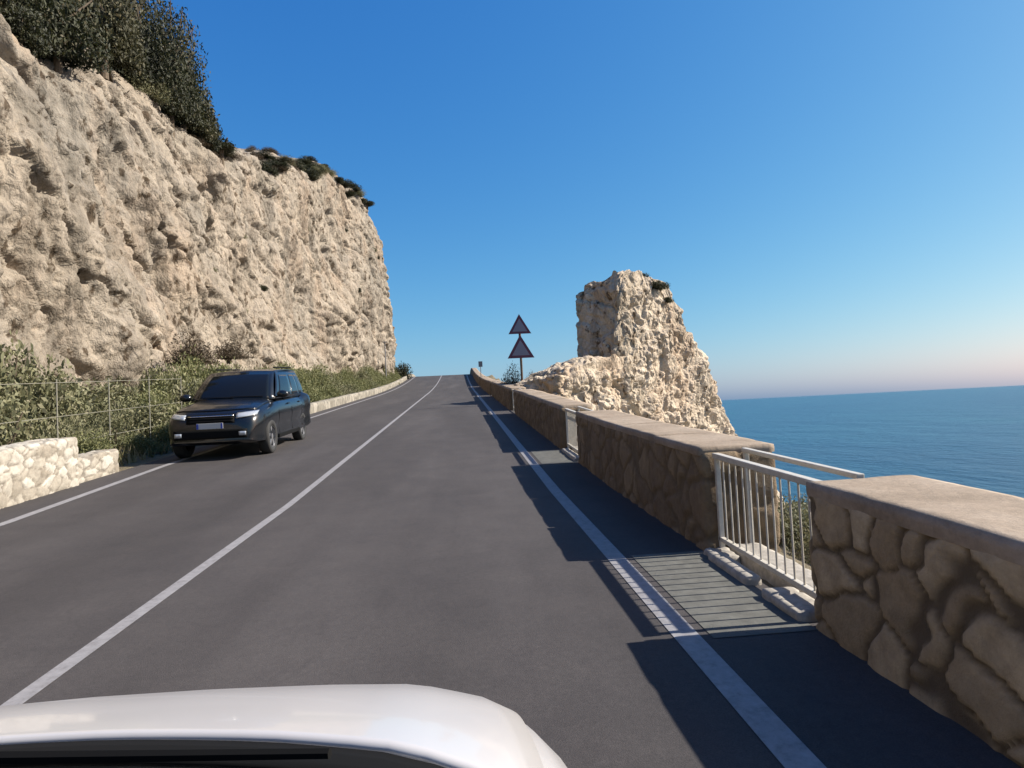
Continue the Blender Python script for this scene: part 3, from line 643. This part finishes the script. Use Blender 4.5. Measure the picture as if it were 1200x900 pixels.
# ------------------------------------------------------------------ cars
def cinterp(xq, xs, ys):
    xs = np.asarray(xs, float); ys = np.asarray(ys, float); m = np.gradient(ys, xs)
    i = np.clip(np.searchsorted(xs, xq)-1, 0, len(xs)-2); h = xs[i+1]-xs[i]; t = (xq-xs[i])/h
    return (2*t**3-3*t**2+1)*ys[i]+(t**3-2*t**2+t)*h*m[i]+(-2*t**3+3*t**2)*ys[i+1]+(t**3-t**2)*h*m[i+1]
def car(name, label, S, loc, rot, paint):
    t = empty(name, loc, rot); tag(t, label, 'car')
    T = np.array(S['stations'], float)
    W = lambda y: cinterp(y, T[:, 0], T[:, 1]); ZB = lambda y: np.interp(y, T[:, 0], T[:, 2]); ZT = lambda y: cinterp(y, T[:, 0], T[:, 3])
    fr = np.array([0, .25, .5, .7, .84, .93, .98, 1.0]); dr = np.array([0, .004, .015, .03, .07, .12, .18, .27])*S.get('drop', 1)
    top = lambda x, y: ZT(y)+S['crown']-np.interp(np.abs(x)/W(y), fr, dr)
    ys = np.unique(np.concatenate([np.linspace(T[0, 0], T[-1, 0], 44), T[:, 0]])); rows = []
    for y in ys:
        w, zb, zt = float(W(y)), float(ZB(y)), float(ZT(y)); pts = [(w*f_, zt+S['crown']-d_) for f_, d_ in zip(fr, dr)]
        zl = pts[-1][1]; lo = min(zb, zl-.05)
        for q in (.25, .5, .75, .92): pts.append((w*(1.0-.02*q+.012*math.sin(q*9)), zl+(lo-zl)*q))
        pts += [(w*.94, lo), (w*.5, lo-.01), (0, lo-.01)]
        rows.append([(-x, z) for x, z in pts[::-1][:-1]]+pts)
    nn_ = len(rows[0]); V = [(x, y, z) for y, rw in zip(ys, rows) for x, z in rw]
    F = [tuple(q) for q in grid_faces(len(ys), nn_)]
    F += [(i*nn_+nn_-1, i*nn_, (i+1)*nn_, (i+1)*nn_+nn_-1) for i in range(len(ys)-1)]
    F += [tuple(range(nn_)), tuple((len(ys)-1)*nn_+k for k in range(nn_))[::-1]]
    body = meshpy('body', V, F, paint, t, True)
    bmx = bmesh.new(); bmx.from_mesh(body.data); bmesh.ops.remove_doubles(bmx, verts=bmx.verts, dist=1e-4); bmesh.ops.recalc_face_normals(bmx, faces=bmx.faces); bmx.to_mesh(body.data); bmx.free()
    # wheel arches
    cut = MB()
    for wy in S['axles']:
        for sx in (-1, 1): cut.tube((sx*(S['hw']-.30), wy, S['wr']*1.02), (sx*(S['hw']+.3), wy, S['wr']*1.02), S['wr']*1.16, n=40)
    cm = cut.build('cutter', None); bo = body.modifiers.new('arch', 'BOOLEAN'); bo.object = cm; bo.operation = 'DIFFERENCE'; bo.solver = 'EXACT'
    dg = bpy.context.evaluated_depsgraph_get(); nm = bpy.data.meshes.new_from_object(body.evaluated_get(dg)); body.modifiers.clear(); old = body.data; body.data = nm
    bpy.data.objects.remove(cm); bpy.data.meshes.remove(old)
    nm.materials.clear(); nm.materials.append(M[paint]); nm.set_sharp_from_angle(angle=R(38)) if hasattr(nm, 'set_sharp_from_angle') else None
    def patch(nm_, fn, nu, nv, mat, par, thick=.012, smooth=True):
        V = []; 
        for i in range(nu):
            for j in range(nv): V.append(fn(i/(nu-1), j/(nv-1)))
        o = meshpy(nm_, V, grid_faces(nu, nv), mat, par, smooth); m_ = o.modifiers.new('s', 'SOLIDIFY'); m_.thickness = thick; m_.offset = 0
        return o
    # bonnet panel
    b0, b1, bow, bw = S['bonnet']
    def bon(u, v):
        s = 2*u-1; ya = b0-bow*s*s; yb = b1-S['nose']*s*s-.10*abs(s)**6; y = ya+(yb-ya)*v; x = s*bw*float(W(y)); return (x, y, float(top(x, y))+.010)
    patch('bonnet', bon, 33, 25, paint, t, .014)
    # cowl
    def cow(u, v):
        s = 2*u-1; y = b0-bow*s*s-.006-v*S['cowl']; x = s*bw*.99*float(W(y)); return (x, y, float(top(x, y))+.004+.004*v)
    patch('cowl', cow, 25, 4, 'black', t, .01)
    C = S['cabin']     # base: front y, rear y, half width front/rear, z ; roof: same
    (yf, yr, wf, wrr, zbs), (Yf, Yr, Wf, Wr, Zf, Zr) = C
    bow2 = bow
    def A(s): return np.array([wf*s, yf-bow2*s*s, zbs])
    def B(s): return np.array([Wf*s, Yf-.06*s*s, Zf-.025*s*s])
    def ws(u, v): s = 2*u-1; p = A(s)*(1-v)+B(s)*v; p[1] += .05*math.sin(math.pi*v); p[2] += .03*math.sin(math.pi*v); return p
    def A2(s): return np.array([wrr*s, yr+.08*s*s, zbs])
    def B2(s): return np.array([Wr*s, Yr+.05*s*s, Zr-.025*s*s])
    def rw(u, v): s = 1-2*u; p = A2(s)*(1-v)+B2(s)*v; p[1] -= .05*math.sin(math.pi*v); return p
    def side(sg):
        def fn(u, v):
            a, b = (A(sg), A2(sg)) ; c_, d_ = B(sg), B2(sg); q = u if sg > 0 else 1-u
            lo = a*(1-q)+b*q; hi = c_*(1-q)+d_*q; p = lo*(1-v)+hi*v; p[0] += sg*.045*math.sin(math.pi*v)*.6+sg*.03*math.sin(math.pi*q); p[2] += .0; return p
        return fn
    def roof(u, v):
        s = 2*u-1; p = B(s)*(1-v)+B2(s)*v; p[2] += .05*math.sin(math.pi*v)*(1-.3*s*s); p[0] += .03*s*math.sin(math.pi*v); return p
    def sub(fn, u0, u1, v0, v1, du=.0):
        e = 1e-3
        def g_(u, v):
            lean = du*(1-v)
            U = u0+(u1-u0)*u; 
            if du: U = np.clip((u0+du*0*(1-v))+(u1-u0)*u, 0, 1)
            Vv = v0+(v1-v0)*v; p = np.array(fn(U, Vv)); a = np.array(fn(min(1, U+e), Vv))-np.array(fn(max(0, U-e), Vv)); b = np.array(fn(U, min(1, Vv+e)))-np.array(fn(U, max(0, Vv-e)))
            n_ = np.cross(a, b); n_ /= max(1e-12, np.linalg.norm(n_))
            cc = np.array([0, (yf+yr)/2, (zbs+Zf)/2]); n_ = n_ if np.dot(n_, p-cc) > 0 else -n_
            return p+n_*.008
        return g_
    cab = patch('cabin_shell', ws, 17, 9, paint, t, .02)
    for fn, a, b in ((rw, 13, 9), (side(1), 21, 9), (side(-1), 21, 9), (roof, 15, 21)):
        # the shell is one mesh: append the other faces
        me = cab.data; bmx = bmesh.new(); bmx.from_mesh(me)
        vv = [[bmx.verts.new(tuple(fn(i/(a-1), j/(b-1)))) for j in range(b)] for i in range(a)]
        for i in range(a-1):
            for j in range(b-1): bmx.faces.new((vv[i][j], vv[i+1][j], vv[i+1][j+1], vv[i][j+1])).smooth = True
        bmx.to_mesh(me); bmx.free()
    bmx = bmesh.new(); bmx.from_mesh(cab.data); bmesh.ops.remove_doubles(bmx, verts=bmx.verts, dist=.004); bmesh.ops.recalc_face_normals(bmx, faces=bmx.faces); bmx.to_mesh(cab.data); bmx.free()
    patch('windscreen', sub(ws, .06, .94, .0, .93), 21, 11, 'glass', t, .006)
    patch('rear_window', sub(rw, .1, .9, .25, .9), 13, 9, 'glass', t, .006)
    for sg in (1, -1):
        for (u0, u1) in ((.1, .47), (.5, .76), (.79, .93)):
            a_, b_ = (u0, u1) if sg > 0 else (1-u1, 1-u0)
            patch('side_window', sub(side(sg), a_, b_, .1, .86), 9, 7, 'glass', t, .006)
    hw = S['hw']
    for sg in (1, -1):
        my = yf-bow-S.get('mirback', .12); mr = MB().ball((sg*(hw+.06), my, zbs+.10), (.13, .07, .085), 3).build('wing_mirror', paint, t, True)
        MB().box((sg*(hw-.06), my, zbs+.05), (.16, .04, .03), None, .008).build('mirror_arm', 'black', mr)
        MB().ball((sg*(hw+.06), my-.05, zbs+.10), (.105, .03, .065), 2).build('mirror_glass', 'glass', mr, True)
    for wy in S['axles']:
        for sg in (1, -1):
            r_ = S['wr']; cx = sg*(hw-.125)
            bm_ = bmesh.new(); pr = [(.62, -.10), (.9, -.115), (.985, -.085), (1.0, 0), (.985, .085), (.9, .115), (.62, .10)]; vv = []
            for k_ in range(36):
                a_ = 2*math.pi*k_/36; vv.append([bm_.verts.new((cx+o_, wy+r_*q*math.cos(a_), r_+r_*q*math.sin(a_))) for q, o_ in pr])
            for k_ in range(36):
                for j in range(len(pr)): bm_.faces.new((vv[k_][j], vv[(k_+1) % 36][j], vv[(k_+1) % 36][(j+1) % len(pr)], vv[k_][(j+1) % len(pr)]))
            bmesh.ops.recalc_face_normals(bm_, faces=bm_.faces); me = bpy.data.meshes.new('wheel'); bm_.to_mesh(me); bm_.free(); wh = link('wheel', me, 'tyre', t, True)
            m = MB(); m.tube((cx+sg*.02, wy, r_), (cx+sg*.095, wy, r_), .06, n=16)
            for k_ in range(5):
                a_ = 2*math.pi*k_/5+.3; m.box((cx+sg*.07, wy+r_*.34*math.cos(a_), r_+r_*.34*math.sin(a_)), (.03, r_*.62, .07), Matrix.Rotation(a_, 4, 'X'), .008)
            for k_ in range(30):
                a_ = 2*math.pi*k_/30; m.box((cx+sg*.06, wy+r_*.635*math.cos(a_), r_+r_*.635*math.sin(a_)), (.08, r_*.05, r_*.145), Matrix.Rotation(a_, 4, 'X'))
            m.build('rim', 'alloy', wh)
            MB().tube((cx-sg*.05, wy, r_), (cx+sg*.0, wy, r_), r_*.6, n=24).build('brake_disc', 'black', wh)
    # front details follow the nose surface
    def nosey(x, z):
        yy = np.linspace(T[-1, 0]-.9, T[-1, 0], 240); ok = (np.array([float(top(x, q)) for q in yy]) >= z) & (np.array([float(W(q)) for q in yy]) > abs(x)+.005) & (np.array([float(ZB(q)) for q in yy]) <= z+.02)
        return yy[ok].max() if ok.any() else T[-1, 0]-.9
    def nose_patch(nm_, x0, x1, z0, z1, mat, par, out=.012, nu=9, nv=5, thick=.02):
        def fn(u, v):
            x = x0+(x1-x0)*u; z = z0[0]+(z0[1]-z0[0])*u; zh = z1[0]+(z1[1]-z1[0])*u; z = z+(zh-z)*v; return (x, nosey(x, z)+out, z)
        return patch(nm_, fn, nu, nv, mat, par, thick)
    L_ = S['lamps']
    for sg in (1, -1):
        nose_patch('headlight', sg*L_[0], sg*L_[1], (L_[2], L_[2]+.05), (L_[3], L_[3]+.03), 'lamp', t, .014)
        nose_patch('fog_lamp', sg*(L_[0]+.06), sg*(L_[0]+.2), (S['low'][0]+.05,)*2, (S['low'][0]+.13,)*2, 'lamp', t, .016, 5, 3)
        MB().box((sg*(hw*.83), T[0, 0]+.10, L_[2]+.06), (.16, .1, .2), None, .03).build('tail_light', 'redlens', t)
        for hy in S['handles']: MB().box((sg*(hw+.004), hy, zbs-.13), (.03, .17, .03), None, .008).build('door_handle', paint, t)
        for (dy0, dy1) in S['doors']:
            def seam(u, v, y0=dy0, sg=sg):
                w = float(W(y0)); zl = float(ZT(y0))+S['crown']-dr[-1]; lo = float(ZB(y0)); q = .02+.80*v
                return (sg*(w*(1-.02*q+.012*math.sin(q*9))+.002), y0+(u-.5)*.012, zl+(lo-zl)*q)
            patch('door_seam', seam, 2, 12, 'black', t, .004)
        MB().box((sg*(hw-.015), (S['axles'][0]+S['axles'][1])/2, ZB(0)+.06), (.05, S['axles'][0]-S['axles'][1]-2.4*S['wr'], .09), None, .015).build('sill_trim', 'black', t)
    g = nose_patch('grille', -L_[0]+.03, L_[0]-.03, (L_[2]-.08,)*2, (L_[3]-.01,)*2, 'black', t, .014, 13, 7)
    for z_ in (.25, .55, .85): 
        zz = L_[2]-.08+(L_[3]-L_[2]+.07)*z_; nose_patch('grille_bar', -L_[0]+.05, L_[0]-.05, (zz-.008,)*2, (zz+.008,)*2, 'chrome' if z_ > .8 else 'black', g, .028, 13, 2, .012)
    nose_patch('lower_intake', -hw*.72, hw*.72, (S['low'][0],)*2, (S['low'][1],)*2, 'black', t, .012, 17, 5)
    zc = S['platez']; yp = max(nosey(0, zc), nosey(.25, zc))+.03
    pp = MB().box((0, yp, zc), (.52, .014, .115), None, .004).build('number_plate', 'plate', t)
    for sg in (1, -1): MB().box((sg*.237, yp+.0085, zc), (.04, .004, .108)).build('plate_band', 'plateblue', pp)
    MB().box((0, T[0, 0]-.01, zbs-.25), (.52, .014, .115), None, .004).build('number_plate', 'plate', t)
    if S.get('rails'):
        for sg in (1, -1): MB().tube((sg*(Wf-.06), Yf-.25, Zf+.075), (sg*(Wr-.06), Yr+.2, Zr+.075), .018, n=8).build('roof_rail', 'black', t)
    # wipers
    for s0, s1 in ((-.75, .02), (-.05, .72)):
        f_ = sub(ws, 0, 1, 0, 1); a_ = Vector(f_((s0+1)/2, .06)); b_ = Vector(f_((s1+1)/2, .09)); up = Vector((0, .02, .02))
        MB().tube(a_+up, b_+up, .01, .007, 6).build('wiper', 'black', t)
    return t
SUV = dict(stations=[(-2.3, .78, .5, .98), (-2.2, .92, .4, 1.12), (-1.5, .99, .3, 1.17), (0, 1.0, .28, 1.17), (.75, .99, .28, 1.16), (1.1, .985, .28, 1.13), (1.6, .965, .28, 1.07), (1.95, .93, .30, 1.0), (2.15, .87, .32, .92), (2.26, .80, .36, .80), (2.3, .74, .42, .66)],
           crown=.045, drop=1.0, axles=(1.42, -1.40), hw=1.0, wr=.37, bonnet=(.98, 2.12, .12, .86), nose=.12, cowl=.10,
           cabin=((1.0, -2.22, .90, .86, 1.155), (.15, -1.95, .72, .70, 1.80, 1.81)), lamps=(.50, .86, .83, .93), low=(.44, .62), platez=.70, rails=True, handles=(.05, -1.0), doors=((.85, 0), (-.25, 0), (-1.25, 0)))
car('parked_car', 'black five door car facing the camera on the left side of the road', SUV, (-5.22, 16.9, zf(16.9)-.02), (R(3.3)*-1, 0, math.pi), 'darkpaint')
bpy.data.objects['parked_car'].scale = (1.04, 1.04, 1.045)
HAT = dict(stations=[(-2.4, .80, .35, .84), (-2.2, .91, .28, .93), (-1.4, .97, .2, .965), (0, .97, .2, .965), (.8, .97, .2, .975), (1.05, .965, .2, .965), (1.3, .96, .2, .915), (1.55, .945, .22, .84), (1.7, .92, .24, .775), (1.82, .87, .27, .69), (1.93, .77, .3, .575), (1.97, .70, .36, .49)],
           crown=.028, axles=(1.20, -1.5), hw=.97, wr=.31, bonnet=(1.20, 1.80, .20, .90), nose=.12, cowl=.09,
           cabin=((1.095, -2.25, .85, .82, .98), (.06, -1.80, .66, .64, 1.375, 1.38)), lamps=(.46, .80, .55, .65), low=(.33, .44), mirback=.48, platez=.47, handles=(.1, -.9), doors=((.72, 0), (-.35, 0), (-1.2, 0)))
car('white_car', 'white car in the foreground with only its bonnet and black windscreen base in view', HAT, (-.845, 0, zf(0)-.02), (math.atan(G), 0, 0), 'whitepaint').scale = (1.095, 1, 1)

# ------------------------------------------------------------------ light, sky, camera
EL, AZ = 37.0, 90.0            # azimuth clockwise from +Y
w = bpy.data.worlds.new('World'); SC.world = w; w.use_nodes = True; nt = w.node_tree
bg = nt.nodes['Background']; sky = nt.nodes.new('ShaderNodeTexSky'); sky.sky_type = 'NISHITA'; sky.sun_disc = False
sky.sun_elevation = R(EL); sky.sun_rotation = R(AZ); sky.altitude = 30; sky.air_density = 1.0; sky.dust_density = 1.1; sky.ozone_density = 6
# colour response of the sky: deeper blue overhead, pale at the horizon
sp = nt.nodes.new('ShaderNodeSeparateColor'); cb = nt.nodes.new('ShaderNodeCombineColor'); nt.links.new(sky.outputs[0], sp.inputs[0])
for k_, (g_, a_) in enumerate(((1.6, 1.12), (1.0, .86), (.5, .83))):
    m1 = nt.nodes.new('ShaderNodeMath'); m1.operation = 'MULTIPLY'; m1.inputs[1].default_value = .164; nt.links.new(sp.outputs[k_], m1.inputs[0])
    m2 = nt.nodes.new('ShaderNodeMath'); m2.operation = 'POWER'; m2.inputs[1].default_value = g_; nt.links.new(m1.outputs[0], m2.inputs[0])
    m3 = nt.nodes.new('ShaderNodeMath'); m3.operation = 'MULTIPLY'; m3.inputs[1].default_value = a_/.182; nt.links.new(m2.outputs[0], m3.inputs[0]); nt.links.new(m3.outputs[0], cb.inputs[k_])
nt.links.new(cb.outputs[0], bg.inputs[0]); bg.inputs[1].default_value = .094
sd = bpy.data.lights.new('sun', 'SUN'); sd.energy = 5.0; sd.angle = R(.53); sd.color = (1, .93, .82)
so = bpy.data.objects.new('sun', sd); COL.objects.link(so)
d = Vector((math.sin(R(AZ))*math.cos(R(EL)), math.cos(R(AZ))*math.cos(R(EL)), math.sin(R(EL)))); so.rotation_euler = d.to_track_quat('Z', 'Y').to_euler(); so.location = d*60
cd = bpy.data.cameras.new('camera'); cam = bpy.data.objects.new('camera', cd); COL.objects.link(cam); SC.camera = cam
cd.sensor_width = 36; cd.lens = 782/1200*36; cd.clip_start = .03; cd.clip_end = 120000
yaw, pit, rol = R(4.601), R(2.26), math.atan(.05)
fw = Vector((math.sin(yaw)*math.cos(pit), math.cos(yaw)*math.cos(pit), math.sin(pit))); rt_ = Vector((math.cos(yaw), -math.sin(yaw), 0)); up = rt_.cross(fw)
c_, s_ = math.cos(rol), math.sin(rol)
r2 = rt_*c_-up*s_; u2 = up*c_+rt_*s_       # picture tilts: horizon rises to the right
cam.matrix_world = Matrix(((r2.x, u2.x, -fw.x, 0), (r2.y, u2.y, -fw.y, 0), (r2.z, u2.z, -fw.z, 1.5), (0, 0, 0, 1)))
vs = SC.view_settings; vs.view_transform = 'Standard'; vs.look = 'None'; vs.exposure = .95; vs.gamma = 1; vs.use_curve_mapping = False
